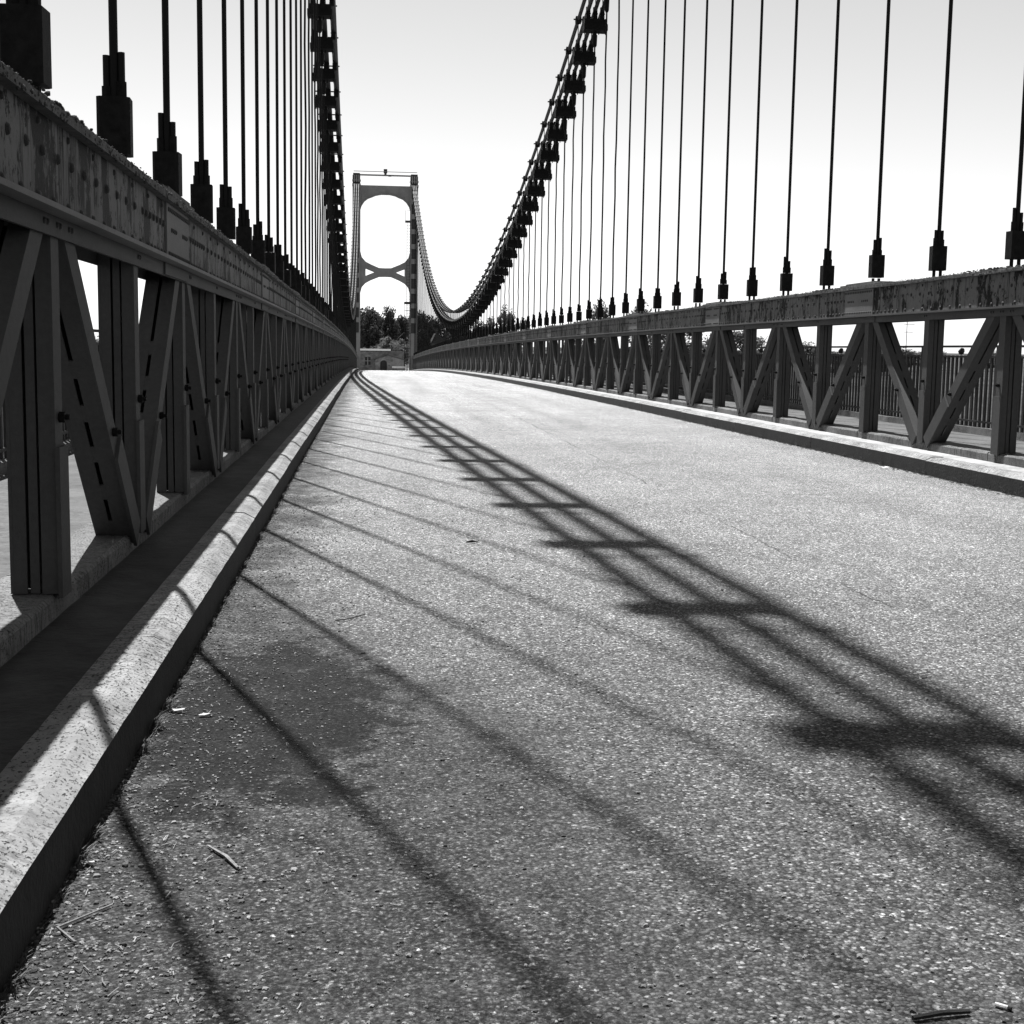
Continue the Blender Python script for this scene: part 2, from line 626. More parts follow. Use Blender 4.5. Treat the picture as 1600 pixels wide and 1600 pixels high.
for side, X, sg in (('left', XL, 1), ('right', XR, -1)):
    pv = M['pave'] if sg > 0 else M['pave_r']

    def px(pts):
        p = [(X + sg * a, b) for a, b in pts]
        return p if sg > 0 else p[::-1]
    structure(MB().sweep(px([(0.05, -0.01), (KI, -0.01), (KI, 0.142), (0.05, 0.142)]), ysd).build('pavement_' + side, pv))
    structure(MB().sweep(px([(-1.50, -0.01), (-0.19, -0.01), (-0.19, 0.150), (-1.50, 0.150)]), ysd).build('footway_' + side, M['foot']))
    kerb = put('kerb_' + side, None)
    kerb['kind'] = 'structure'
    kerb['label'] = 'pale chamfered concrete kerb along the ' + side + ' of the road'
    var = []
    L = 3.0
    for k in range(5):
        b = MB()
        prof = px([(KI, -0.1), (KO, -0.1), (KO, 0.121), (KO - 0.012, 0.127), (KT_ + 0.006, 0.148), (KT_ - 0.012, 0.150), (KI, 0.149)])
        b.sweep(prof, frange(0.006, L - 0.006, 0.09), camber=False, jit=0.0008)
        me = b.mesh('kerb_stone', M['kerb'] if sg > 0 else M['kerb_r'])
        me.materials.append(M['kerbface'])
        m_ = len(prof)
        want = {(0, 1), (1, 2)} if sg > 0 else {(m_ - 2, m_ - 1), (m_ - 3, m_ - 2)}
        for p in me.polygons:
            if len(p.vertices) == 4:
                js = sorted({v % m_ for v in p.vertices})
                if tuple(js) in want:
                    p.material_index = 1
        var.append(me)
    y, k = -5.0 if sg > 0 else -4.0, 0
    while y < 149:
        sl_ = (zr(y + L) - zr(y)) / L
        put('kerb_stone', var[(k * 3) % 5], kerb, (random.uniform(-0.004, 0.004), y, zr(y) + random.uniform(-0.003, 0.003)), (math.atan(sl_), 0, 0))
        y += L
        k += 1
    pl = put('plinth_' + side, None)
    pl['kind'] = 'structure'
    pl['label'] = 'low concrete plinth carrying the ' + side + ' truss'
    var = []
    for k in range(3):
        b = MB()
        b.sweep(px([(-0.19, -0.05), (0.062, -0.05), (0.062, 0.203), (0.05, 0.216), (-0.18, 0.217), (-0.19, 0.206)]), frange(0.006, L - 0.006, 0.15), camber=False, jit=0.003)
        var.append(b.mesh('plinth_block', M['plinth']))
    y, k = -4.3, 0
    while y < 149:
        sl_ = (zr(y + L) - zr(y)) / L
        put('plinth_block', var[k % 3], pl, (0, y, zr(y)), (math.atan(sl_), 0, 0))
        y += L
        k += 1

# ------------------------------------------------------------------ stiffening trusses
post_h = ZS + 0.05 - ZP


def channel_pair(b, h, w, leg, fn=None, t=0.010):
    """two channels back to back: road face and outer face flanges of width w with legs reaching inwards"""
    for s in (-1, 1):
        x0, x1 = sorted((s * HD, s * (HD - t)))
        b.box(x0, x1, -w / 2, w / 2, 0, h, fn)
        for e in (-1, 1):
            a0, a1 = sorted((s * (HD - t), s * (HD - leg)))
            y0, y1 = sorted((e * (w / 2 - 0.001), e * (w / 2 - t)))
            b.box(a0, a1, y0, y1, 0, h, fn)


m_post = channel_pair
_b = MB(); channel_pair(_b, post_h, 0.105, 0.050); ME_POST = _b.mesh('post', M['steel'])
ME_WEBSTRIP = MB().box(-0.014, 0.014, -0.046, 0.046, 0.0, post_h - 0.02).mesh('centre_strip', M['steel'])
ME_COVER = MB().box(HD, HD + 0.014, -0.062, 0.062, -0.012, 0.455).mesh('cover_plate', M['steel'])
ME_BOLT = MB().tube([(HD - 0.005, 0, 0), (HD + 0.034, 0, 0)], 0.009, 8).tube([(HD + 0.002, 0, 0), (HD + 0.02, 0, 0)], 0.017, 6).mesh('bolt', M['dark'])
DY = 1.5 - 0.30
dl = math.hypot(DY, post_h)
da = math.atan2(DY, post_h)
_b = MB(); channel_pair(_b, dl, 0.105, 0.0645); ME_DIAG = _b.mesh('diagonal', M['steel'])
ME_BATTEN = MB().box(-0.020, 0.020, -0.0505, -0.043, -0.045, 0.045).box(-0.020, 0.020, 0.043, 0.0505, -0.045, 0.045).mesh('batten', M['steel'])
ME_DCOVER = MB().box(HD, HD + 0.014, -0.062, 0.062, 0.0, 0.56).mesh('cover_plate', M['steel'])

for side, X, sg, Yf, n0, n1 in (('left', XL, 1, YL, -5, NL), ('right', XR, -1, YR, -9, NR)):
    tr = put('stiffening_truss', None, None, (X, 0, 0))
    tag(tr, {'left': 'grey riveted steel truss rising dark and close along the left of the road',
             'right': 'grey riveted steel truss with sunlit posts along the right of the road'}[side], 'truss', 'stiffening trusses of the bridge')
    rz = 0 if sg > 0 else math.pi       # road side is +x of the shared meshes

    def prf(pts):
        p = [(sg * a, b) for a, b in pts]
        return p if sg > 0 else p[::-1]
    # posts and diagonals
    for i in range(n0, n1):
        y = Yf + i * SP
        z = zr(y) + ZP
        near = y < 34
        po = put('post', ME_POST, tr, (0, y, z), (0, 0, rz))
        if near:
            put('centre_strip', ME_WEBSTRIP, po)
        if y < 75:
            put('cover_plate', ME_COVER, po)
            put('bolt', ME_BOLT, po, (0, 0, 0.545))
        if i % 2 == 0:
            for e in (-1, 1):
                # foot beside the odd post, head beside this one
                yf, yh = y + e * (SP - 0.13), y + e * 0.17
                sgn = 1 if yh > yf else -1
                o = put('diagonal', ME_DIAG, tr)
                fl = 0 if sg > 0 else math.pi
                rot = Matrix.Rotation(-sgn * da, 4, 'X') @ Matrix.Rotation(fl, 4, 'Z')
                o.matrix_local = Matrix.Translation((0, yf, zr(yf) + ZP)) @ rot
                if near and yf > -3:
                    for q in range(5):
                        put('batten', ME_BATTEN, o, (0, 0, 0.1 + q * 0.235))
                if y < 75:
                    put('cover_plate', ME_DCOVER, o, (0, 0, -0.008))
                    put('bolt', ME_BOLT, o, (0, 0, 0.645))
    # top chord, in six metre lengths joined by splice plates
    base = (7.0 if sg > 0 else 13.7) - 18.0
    ch_y = [base + 6 * k for k in range(29) if base + 6 * k < 150]
    for k, ya in enumerate(ch_y):
        yb = min(ya + 6.0, 150.0)
        ysg = frange(ya + 0.003, yb - 0.003, 0.5)
        cs = MB()
        for s in (-1, 1):
            a0, a1 = sorted((s * (HD - 0.004), s * (HD + 0.010)))
            cs.sweep(prf([(a0, 1.385), (a1, 1.385), (a1, ZT - 0.032), (a0, ZT - 0.032)]), ysg)
        web = cs.build('chord_web', M['chord'], tr)
        cp = MB().sweep(prf([(-0.12, ZT - 0.032), (0.12, ZT - 0.032), (0.122, ZT - 0.003), (-0.122, ZT - 0.003)]), ysg, jit=0.0012)
        top = cp.build('top_plate', M['chordrim'], tr)
        lg = MB()
        for s in (-1, 1):
            pts = [(s * (HD - 0.01), 1.372), (s * 0.146, 1.370), (s * 0.151, 1.384), (s * (HD + 0.03), 1.386), (s * (HD - 0.01), 1.386)]
            if s < 0:
                pts = pts[::-1]
            lg.sweep(prf(pts), ysg)
        lg.build('chord_ledge', M['ledge'], tr)
        st = MB()
        for s in (-1, 1):
            a0, a1 = sorted((s * (HD + 0.001), s * (HD + 0.013)))
            st.sweep(prf([(a0, ZS), (a1, ZS), (a1, 1.371), (a0, 1.371)]), ysg)
        st.build('gusset_strip', M['steel'], tr)
        # splice at the start of the length: web plate, strip plate, stacked plates on top
        c = ya
        if c > -5:
            sp = MB()
            for s in (-1, 1):
                a0, a1 = sorted((s * (HD + 0.0105), s * (HD + 0.021)))
                sp.sweep(prf([(a0, 1.389), (a1, 1.389), (a1, ZT - 0.035), (a0, ZT - 0.035)]), frange(c - 0.35, c + 0.45, 0.4))
            sp.build('splice_plate', M['plate'], tr)
            s2 = MB().sweep(prf([(HD + 0.0135, ZS + 0.004), (HD + 0.022, ZS + 0.004), (HD + 0.022, 1.368), (HD + 0.0135, 1.368)]), frange(c - 0.42, c + 0.42, 0.42))
            s2.build('strip_splice', M['steel'], tr)
            for q, (ln, th) in enumerate(((1.5, 0.012), (1.15, 0.012), (0.8, 0.011))):
                MB().sweep(prf([(-0.108, ZT - 0.002 + q * 0.0125), (0.112 - q * 0.002, ZT - 0.002 + q * 0.0125), (0.112 - q * 0.002, ZT - 0.002 + q * 0.0125 + th), (-0.108, ZT - 0.002 + q * 0.0125 + th)]),
                           frange(c - ln / 2, c + ln / 2, 0.5), jit=0.001).build('cover_flat', M['chordrim'], top)
    # rivets on the road face
    rv = MB()
    y = -2.0
    face = sg * (HD + 0.010)
    while y < 62:
        dsp = ((y - base) % 6.0)
        on = dsp > 5.65 or dsp < 0.45
        fx = sg * (HD + 0.021) if on else face
        kk = 5 if y > 20 else 7
        if on:
            if 0.07 < (dsp if dsp < 3 else 6 - dsp) or dsp > 5.9:
                for z in (1.415, 1.53, 1.62):
                    for w in ((0.0, 0.05) if z != 1.53 or 0.10 < abs((dsp if dsp < 3 else dsp - 6) - 0.05) < 0.3 else ()):
                        rv.dome((fx, y + w, z + zr(y)), 0.0125, 0.009, (sg, 0, 0), kk)
        else:
            close = dsp < 1.1 or dsp > 5.0
            step = int(round((y + 2.0) / 0.1))
            if close or step % 2 == 0:
                rv.dome((fx, y, 1.545 + zr(y)), 0.018, 0.012, (sg, 0, 0), kk)
            if close or step % 2 == 1:
                rv.dome((fx, y + 0.03, 1.410 + zr(y)), 0.018, 0.012, (sg, 0, 0), kk)
            if step % 4 == 1:
                rv.dome((fx, y + 0.05, 1.622 + zr(y)), 0.0125, 0.010, (sg, 0, 0), kk)
        y += 0.1
    for i in range(n0, min(n1, 40)):
        yp = Yf + i * SP
        heads = [yp] + ([yp - 0.17, yp + 0.17] if i % 2 == 0 else [])
        for yy in heads:
            for w in (-0.022, 0.022):
                rv.dome((sg * (HD + 0.013), yy + w, 1.345 + zr(yy)), 0.011, 0.008, (sg, 0, 0), 6)
    r_o = rv.build('rivets', M['rivet'], tr, smooth=True)
    r_o['kind'] = 'stuff'
    # moss and lichen crust on the top plate
    ms = MB()
    y = 1.5 if sg > 0 else 7.0
    while y < 75:
        dens = 0.5 + 0.5 * math.sin(y * 2.3 + sg) * math.sin(y * 0.9 + 1)
        for _ in range(int(2 + 9 * max(0, dens))):
            edge = random.random() < 0.6
            xx = sg * (random.uniform(0.085, 0.119) if edge else random.uniform(-0.1, 0.1))
            r = random.uniform(0.003, 0.010) * (0.4 + 1.0 * max(0, dens) ** 2)
            ms.lump((xx, y + random.uniform(0, 0.1), ZT + zr(y) + random.uniform(-0.008, 0.012)), r * 0.9, r * 1.4, r * 0.7, 5)
        y += 0.045 if y < 25 else 0.09
    y = 1.5 if sg > 0 else 7.0
    while y < 45:
        for _ in range(4 if y < 14 else 2):
            r = random.uniform(0.0025, 0.006) * random.choice((0.7, 1, 1, 1.7)) * (1.0 if y < 14 else 1.3)
            ms.lump((sg * random.uniform(0.112, 0.122), y + random.uniform(0, 0.03), ZT + zr(y) - random.uniform(0.0, 0.032)), r * 0.7, r * 1.3, r * 0.9, 4)
        y += 0.018 if y < 14 else 0.03
    m_o = ms.build('moss_crust', M['moss'], tr, smooth=True)
    m_o['kind'] = 'stuff'

# ------------------------------------------------------------------ main cables
SIDE = 0.160


def rope_path(X, f, y0, y1):
    out = []
    y = y0
    while y < y1:
        out.append((X, y, f(y)))
        y += 0.75
    out.append((X, y1, f(y1)))
    return out


_b = MB()
_b.box(-0.268, 0.268, -0.125, 0.125, -0.105, 0.03).box(-0.25, 0.25, -0.095, 0.095, 0.03, 0.15)
ME_BEAM = _b.mesh('clamp_beam', M['dark'])
_b = MB()
for sx in (-0.235, -0.08, 0.08, 0.235):
    _b.tube([(sx, 0, -0.17), (sx, 0, 0.19)], 0.012, 6)
ME_BEAMBOLT = _b.mesh('beam_bolts', M['dark'])
_b = MB()
_b.box(-0.066, 0.066, -0.07, 0.07, -0.066, 0.066).tube([(-0.112, 0, 0.015), (0.112, 0, 0.015)], 0.019, 6)
ME_CLAMP = _b.mesh('rope_clamp', M['dark'])
ME_STRAP = {}
for _s, _xs in ((1, (-0.15, 0.066, 0.262)), (-1, (-SIDE, 0.0, SIDE))):
    _b = MB()
    for sx in _xs:
        _b.box(sx - 0.047, sx + 0.047, -0.03, 0.03, 0.149, 0.44).tube([(sx - 0.06, 0, 0.30), (sx + 0.06, 0, 0.30)], 0.016, 6)
    ME_STRAP[_s] = _b.mesh('strap_plates', M['dark'])
ME_TIE = MB().tube([(0, 0, 0), (0, 0, 1)], 0.011, 6).mesh('tie_rod', M['rod'])
_b = MB().tube([(0, 0, -0.09), (0, 0, -0.15), (0, 0, -0.18), (0, 0, -0.40), (0, 0, -0.44)], [0.032, 0.034, 0.054, 0.046, 0.026], 8)
ME_WEDGE = _b.mesh('rod_socket', M['dark'])

for side, X, sg, Yf, n1 in (('left', XL, 1, YL, NL), ('right', XR, -1, YR, NR)):
    mc = put('main_cable', None, None, (0, 0, 0))
    tag(mc, {'left': 'black bundle of six suspension ropes with clamps, sweeping above the left truss',
             'right': 'black bundle of six suspension ropes with clamps, sweeping above the right truss'}[side], 'cable', 'main suspension cables')
    if sg > 0:      # the left bundle is laid wider and a little towards the road
        LOWX = [X + 0.066 + k * 0.216 for k in (-1, 0, 1)]
        UPX = [x - 0.048 for x in LOWX]
    else:
        LOWX = UPX = [X + k * SIDE for k in (-1, 0, 1)]
    for k in (0, 1, 2):
        MB().tube(rope_path(UPX[k], z_upp, -4.0, YT - 0.2), 0.058 if sg > 0 else 0.046, 8).build('strand', M['strand'], mc, smooth=True)
        MB().tube(rope_path(LOWX[k], z_low, -4.0, YT - 0.2), 0.058 if sg > 0 else 0.046, 8).build('strand', M['strand'], mc, smooth=True)
    for i in range(-1 if sg > 0 else -4, n1):
        y = Yf + i * SP
        if y > 147.5:
            break
        zl, zu, zb = z_low(y), z_upp(y), z_beam(y)
        sl_ = math.atan(2 * 0.00297 * (y - Y0))
        bm = put('clamp_beam', ME_BEAM, mc, (X, y, zb), (sl_ * 0.5, random.uniform(-0.02, 0.02), 0))
        put('strap_plates', ME_STRAP[sg], bm)
        if y < 60:
            put('beam_bolts', ME_BEAMBOLT, bm)
        for k in (0, 1, 2):
            put('rope_clamp', ME_CLAMP, mc, (UPX[k], y, zu), (sl_, 0, 0))
            put('tie_rod', ME_TIE, mc, (UPX[k], y, zb), None, (1, 1, zu - zb))

# ------------------------------------------------------------------ hangers
_b = MB()
w, dd, c = 0.066, 0.060, 0.014
oct_ = [(-w + c, -dd), (w - c, -dd), (w, -dd + c), (w, dd - c), (w - c, dd), (-w + c, dd), (-w, dd - c), (-w, -dd + c)]
_b.prism(oct_, 0.068, 0.285, 'z')
ME_BLOCK = _b.mesh('socket_block', M['dark'])
ME_ROD = MB().tube([(0, 0, 0), (0, 0, 1)], 0.0175, 10).mesh('rod', M['rod'], smooth=True)
ME_STUD = MB().tube([(0, 0, -0.04), (0, 0, 0.072)], 0.0155, 8).mesh('foot_stud', M['rod'])
ME_NUT = MB().tube([(0, 0, 0), (0, 0, 1)], 0.0215, 6).mesh('lock_nut', M['dark'])
ME_END = MB().tube([(0, 0, 0), (0, 0, 1)], 0.0142, 8).mesh('stud_end', M['rod'])
bent = []
for k in range(4):
    pts = [(random.uniform(-0.5, 0.5) * 0.016 if 0 < q < 12 else 0, random.uniform(-0.5, 0.5) * 0.016 if 0 < q < 12 else 0, q / 12) for q in range(13)]
    bent.append(MB().tube(pts, 0.0175, 8).mesh('rod', M['rod'], smooth=True))

for side, X, sg, Yf, n1 in (('left', XL, 1, YL, NL), ('right', XR, -1, YR, NR)):
    for i in range(0, n1):
        y = Yf + i * SP
        if y > 147.5:
            break
        zb = ZT + zr(y)
        h = put('hanger', None, None, (X, y, zb))
        if i < 42:
            lab = f'dark hanger rod with socket block on the {side} truss, {ordinal(i + 1)} from the camera'
            grp = 'hangers of the ' + side + ' truss'
        else:
            lab = f'thin hanger rod in the crowded far row above the {side} truss'
            grp = 'distant hangers of the ' + side + ' truss'
        tag(h, lab, 'hanger', grp)
        top = z_beam(y) - 0.40 - zb
        zs0 = 0.275
        rod = ME_ROD if (i < 12 or random.random() < 0.4) else random.choice(bent)
        if top > zs0 + 0.05:
            put('rod', rod, h, (0, 0, zs0), None, (1, 1, top - zs0))
        put('rod_socket', ME_WEDGE, h, (0, 0, z_beam(y) - zb))
        low = max(0.0, min(1.0, (z_low(y) - 0.48 - zb - 0.2) / 0.2))
        if y < 90:
            lift = random.uniform(-0.006, 0.012)
            b = put('socket_block', ME_BLOCK, h, (0, 0, lift), (0, 0, random.uniform(-0.1, 0.1)), (1, 1, random.uniform(0.96, 1.05)))
            for s in (-1, 1):
                x = s * 0.030
                put('foot_stud', ME_STUD, h, (x, 0, 0))
                nh = random.uniform(0.055, 0.085)
                eh = random.uniform(0.07, 0.13)
                if i < 45:
                    nt = put('lock_nut', ME_NUT, h, (x, 0, 0.283 + lift), (0, 0, random.random()), (1, 1, nh))
                    put('stud_end', ME_END, h, (x, 0, 0.283 + lift + nh), None, (1, 1, eh))
        else:
            put('socket_block', ME_BLOCK, h)

# ------------------------------------------------------------------ outer railings
for side, X, sg in (('left', XL - 1.36, 1), ('right', XR + 1.55, -1)):
    rl = put('railing', None, None, (X, 0, 0))
    tag(rl, 'black iron railing of close upright bars at the outer edge of the ' + side + ' footway', 'railing', 'footway railings')
    ysl = frange(-4, 148, 2.0)
    zf = 0.15
    MB().sweep([(-0.022, 1.088), (0.022, 1.088), (0.022, 1.112), (-0.022, 1.112)], ysl).build('top_rail', M['rail'], rl)
    MB().sweep([(-0.018, 0.975), (0.018, 0.975), (0.018, 0.995), (-0.018, 0.995)], ysl).build('middle_rail', M['rail'], rl)
    MB().sweep([(-0.018, 0.275), (0.018, 0.275), (0.018, 0.297), (-0.018, 0.297)], ysl).build('bottom_rail', M['rail'], rl)
    MB().sweep([(-0.09, 0.0), (0.09, 0.0), (0.08, 0.222), (-0.08, 0.225)], frange(-4, 148, 0.4), jit=0.008).build('toe_kerb', M['plinth'], rl)
    mp = MB().box(-0.009, 0.009, -0.022, 0.022, 0.225, 1.0).mesh('picket', M['rail'])
    ms_ = MB().box(-0.04, 0.04, -0.045, 0.045, 0.15, 1.09).mesh('stanchion', M['rail'])
    mk = MB().lump((0, 0, 1.045), 0.035, 0.035, 0.04, 8).mesh('knob', M['rail'], smooth=True)
    y0, y1 = (3.0, 22.0) if sg > 0 else (9.0, 41.5)
    rest = MB()
    y, k = -3.9, 0
    while y < 147.8:
        if k % 18 == 0:
            put('stanchion', ms_, rl, (0, y, zr(y)))
        elif y0 < y < y1:
            put('picket', mp, rl, (0, y, zr(y)), (0, 0, random.uniform(-0.12, 0.12)))
            if k % 18 == 9:
                put('knob', mk, rl, (0, y, zr(y)))
        else:
            rest.box(-0.009, 0.009, y - 0.022, y + 0.022, 0.225 + zr(y), 0.985 + zr(y))
        y += 0.11
        k += 1
    o = rest.build('distant_pickets', M['rail'], rl)
    o['kind'] = 'stuff'

# ------------------------------------------------------------------ far tower
XC = (XL + XR) / 2
tw = put('suspension_tower', None, None, (XC, YT, -2.6))
tag(tw, 'grey steel portal tower with arched crossbeams at the far end of the bridge', 'tower')
HW = (XR - XL) / 2
zo = 2.6           # local z = world z + zo
for s in (-1, 1):
    lx = s * HW
    inner = lx - s * 0.42
    outer = lx + s * 0.42
    a, b = sorted((inner, outer))
    leg = MB()
    leg.box(a, b, -0.40, 0.40, -3.0, 2.1 + zo)                       # solid foot
    leg.build('leg_foot', M['tower'], tw)
    for e, ya in ((-1, -0.40), (1, 0.32)):
        for q in (-1, 1):
            x0, x1 = sorted((lx + q * 0.42, lx + q * 0.27))
            MB().box(x0, x1, ya, ya + 0.08, 2.1 + zo, 17.7 + zo).build('leg_corner', M['tower'], tw)
        z = 3.2 + zo
        while z < 17.4 + zo:
            MB().box(a + 0.15, b - 0.15, ya + 0.012, ya + 0.06, z, z + 0.52).build('leg_batten', M['tower'], tw)
            z += 1.57
    MB().box(a + 0.09, b - 0.09, -0.2, 0.2, 2.1 + zo, 17.6 + zo).build('leg_core', M['towerdark'], tw)
    # saddle housing
    sd = MB().box(lx - 0.46, lx + 0.46, -0.55, 0.55, 17.55 + zo, 17.75 + zo).build('saddle_sill', M['white'], tw)
    MB().box(lx - 0.40, lx + 0.40, -0.42, 0.42, 17.75 + zo, 18.05 + zo).build('saddle_block', M['towerdark'], tw)
    MB().box(lx - 0.46, lx + 0.46, -0.5, 0.5, 18.05 + zo, 18.17 + zo).build('saddle_plate', M['tower'], tw)
    for q in range(5):
        MB().box(lx - 0.42 + q * 0.19, lx - 0.36 + q * 0.19, -0.62, 0.45, 17.9 + zo, 18.62 + zo).build('saddle_rib', M['white'], tw)
    MB().box(lx - 0.36, lx + 0.36, -0.38, 0.38, 18.17 + zo, 18.86 + zo).build('saddle_cap', M['towerdark'], tw)
# upper crossbeam, arched underneath
ihw = HW - 0.42


def mirror(half):
    return half + [(-x, z) for x, z in half[::-1]]


up_ = [(-ihw, 17.62 + zo), (-ihw, 15.15 + zo), (-ihw + 0.12, 15.55 + zo), (-ihw + 0.42, 16.0 + zo), (-ihw + 0.78, 16.3 + zo), (-ihw + 1.25, 16.46 + zo), (-ihw + 1.6, 16.66 + zo), (-ihw + 2.1, 16.76 + zo)]
pb = MB()
n = len(up_)
cols = [(-ihw, 15.15), (-ihw + 0.12, 15.55), (-ihw + 0.42, 16.0), (-ihw + 0.78, 16.3), (-ihw + 1.25, 16.48), (-ihw + 1.6, 16.64), (-ihw + 2.2, 16.76), (-0.06, 16.76), (0.06, 16.76)]
cols = cols[:-1] + [(-x, z) for x, z in cols[:-1][::-1]]


def band(b, lo, hi, y0, y1):
    """plate between two polylines sharing their x"""
    for (xa, za), (xb, zb_), (_, ta), (_, tb) in zip(lo[:-1], lo[1:], hi[:-1], hi[1:]):
        b.prism([(xa, za + zo), (xb, zb_ + zo), (xb, tb + zo), (xa, ta + zo)], y0, y1)


band(pb, cols, [(x, 17.62) for x, z in cols], -0.30, 0.30)
pb.build('upper_crossbeam', M['tower'], tw)
lip = MB()
band(lip, [(x, z - 0.05) for x, z in cols], [(x, z - 0.002) for x, z in cols], -0.42, 0.42)
lip.build('arch_flange', M['tower'], tw)
# middle cross brace with a triangular opening at either end
topl = [(-ihw, 10.7), (-ihw + 0.16, 10.1), (-ihw + 0.62, 9.58), (-ihw + 1.1, 9.34), (-ihw + 2.0, 8.99), (0, 8.97)]
botl = [(-ihw, 6.35), (-ihw + 0.16, 6.95), (-ihw + 0.62, 7.42), (-ihw + 1.1, 7.66), (-ihw + 2.0, 8.05), (0, 8.07)]
xb = MB()
for f in (1, -1):
    # leg side web, upper arm, lower arm, middle
    def P(pts):
        q = [(f * x, z + zo) for x, z in pts]
        return q if f > 0 else q[::-1]
    xb.prism(P([(-ihw, 6.35), (-ihw + 0.16, 6.95), (-ihw + 0.56, 7.38), (-ihw + 0.56, 9.64), (-ihw + 0.16, 10.1), (-ihw, 10.7)]), -0.28, 0.28)
    xb.prism(P([(-ihw + 0.56, 8.9), (-ihw + 1.5, 8.53), (-ihw + 2.0, 8.53), (-ihw + 2.0, 8.99), (-ihw + 1.1, 9.36), (-ihw + 0.56, 9.64)]), -0.28, 0.28)
    xb.prism(P([(-ihw + 0.56, 7.38), (-ihw + 1.1, 7.68), (-ihw + 2.0, 8.05), (-ihw + 2.0, 8.53), (-ihw + 1.5, 8.53), (-ihw + 0.56, 8.14)]), -0.28, 0.28)
    xb.prism(P([(-ihw + 2.0, 8.05), (0, 8.07), (0, 8.97), (-ihw + 2.0, 8.99)]), -0.28, 0.28)
xb.build('cross_brace', M['tower'], tw)
for z, r in ((18.72, 0.05), (19.05, 0.03)):
    MB().box(-HW - 0.3, HW + 0.3, -0.3 if z < 19 else -0.45, 0.3 if z < 19 else -0.38, z - r + zo, z + r + zo).build('top_walkway' if z < 19 else 'top_handrail', M['tower'], tw)
MB().box(-0.19, 0.19, -0.30, 0.1, 18.95 + zo, 19.35 + zo).box(-0.12, 0.12, -0.2, 0.05, 18.7 + zo, 18.95 + zo).build('beacon_box', M['towerdark'], tw)
MB().box(0.3, 0.62, -0.38, -0.2, 18.58 + zo, 18.68 + zo).build('walkway_lamp', M['rail'], tw)
# ladder and platform inside the right leg
ld = MB()
lx = HW - 0.42 - 0.10
for q in (-0.17, 0.17):
    ld.tube([(lx - 0.06 + q, -0.5, -1.5), (lx - 0.06 + q, -0.5, 14.0 + zo)], 0.022, 5)
z = -1.0
while z < 14 + zo:
    ld.tube([(lx - 0.23, -0.5, z), (lx + 0.11, -0.5, z)], 0.012, 4)
    z += 0.3
ld.build('ladder', M['rail'], tw)
cg = MB()
for q in (-0.35, 0.0, 0.3):
    cg.tube([(lx - 0.1 + q, -0.75, -0.4), (lx - 0.1 + q, -0.75, 5.4 + zo)], 0.02, 4)
for z in frange(-0.2, 5.3 + zo, 0.8):
    cg.box(lx - 0.47, lx + 0.24, -0.77, -0.73, z, z + 0.05)
cg.box(lx - 0.5, lx + 0.25, -0.9, -0.5, 5.2 + zo, 5.45 + zo)
cg.build('ladder_cage', M['rail'], tw)
pf = MB().box(lx - 0.42, lx + 0.12, -0.85, 0.2, 13.85 + zo, 14.0 + zo)
pf.tube([(lx - 0.40, -0.82, 14.0 + zo), (lx - 0.40, -0.82, 15.05 + zo), (lx + 0.1, -0.82, 15.05 + zo)], 0.018, 5)
pf.build('ladder_platform', M['towerdark'], tw)

# ------------------------------------------------------------------ houses beyond the tower
hs = put('stone_house', None, None, (1.9, 172, -3.0))
tag(hs, 'low stone house with an arched doorway seen through the tower', 'house')


def arch_wall(b, x0, x1, ztop, dx0, dx1, dz, y0, y1, gable=None):
    """wall with an arched opening from the ground"""
    cx, r = (dx0 + dx1) / 2, (dx1 - dx0) / 2
    b.prism([(x0, 0), (dx0, 0), (dx0, ztop), (x0, ztop)], y0, y1)
    b.prism([(dx1, 0), (x1, 0), (x1, ztop), (dx1, ztop)], y0, y1)
    arc = [(cx - r * math.cos(math.pi * i / 10), dz + r * math.sin(math.pi * i / 10)) for i in range(11)]
    for (xa, za), (xb_, zb_) in zip(arc[:-1], arc[1:]):
        b.prism([(xa, za), (xb_, zb_), (xb_, ztop), (xa, ztop)], y0, y1)
    if gable:
        b.prism([(x0, ztop), (x1, ztop), ((x0 + x1) / 2, gable)], y0, y1)


b = MB()
b.box(-2.9, -2.02, 0.0, 0.5, 0, 3.0).box(-1.28, 0.9, 0.0, 0.5, 0, 3.0).box(-2.02, -1.28, 0.0, 0.5, 0, 1.3).box(-2.02, -1.28, 0.0, 0.5, 2.3, 3.0)
b.box(-2.9, 2.9, 3.5, 4.0, 0, 3.0)
b.build('wall', M['masonry'], hs)
MB().prism([(-0.2, 3.05), (4.5, 3.05), (4.5, 3.16), (-0.2, 3.16)][::1], 0, 1) if False else None
rf = MB()
rf.prism([(-0.15, 2.98), (2.0, 3.2), (4.15, 2.98), (4.15, 3.08), (2.0, 3.3), (-0.15, 3.08)], -3.1, 1.2, axis='x')
rf.build('roof', M['roof'], hs)
pr = MB()
arch_wall(pr, -0.75, 2.8, 2.0, -0.12, 0.72, 1.5, -0.55, -0.15, None)
pr.prism([(-0.75, 2.0), (2.8, 2.0), (0.9, 2.52)], -0.549, -0.151)
pr.build('porch', M['masonry'], hs)
pr2 = MB()
pr2.prism([(-0.9, 1.92), (0.75, 2.52), (0.75, 2.64), (-0.9, 2.04)], -0.7, 0.1)
pr2.prism([(0.75, 2.52), (3.0, 1.92), (3.0, 2.04), (0.75, 2.64)], -0.7, 0.1)
pr2.build('porch_roof', M['roof'], hs)
MB().box(-0.10, 0.70, -0.25, -0.20, 0, 1.95).build('door', M['void'], hs)
wi = MB().box(-2.0, -1.30, 0.2, 0.25, 1.32, 2.28).build('window', M['void'], hs)
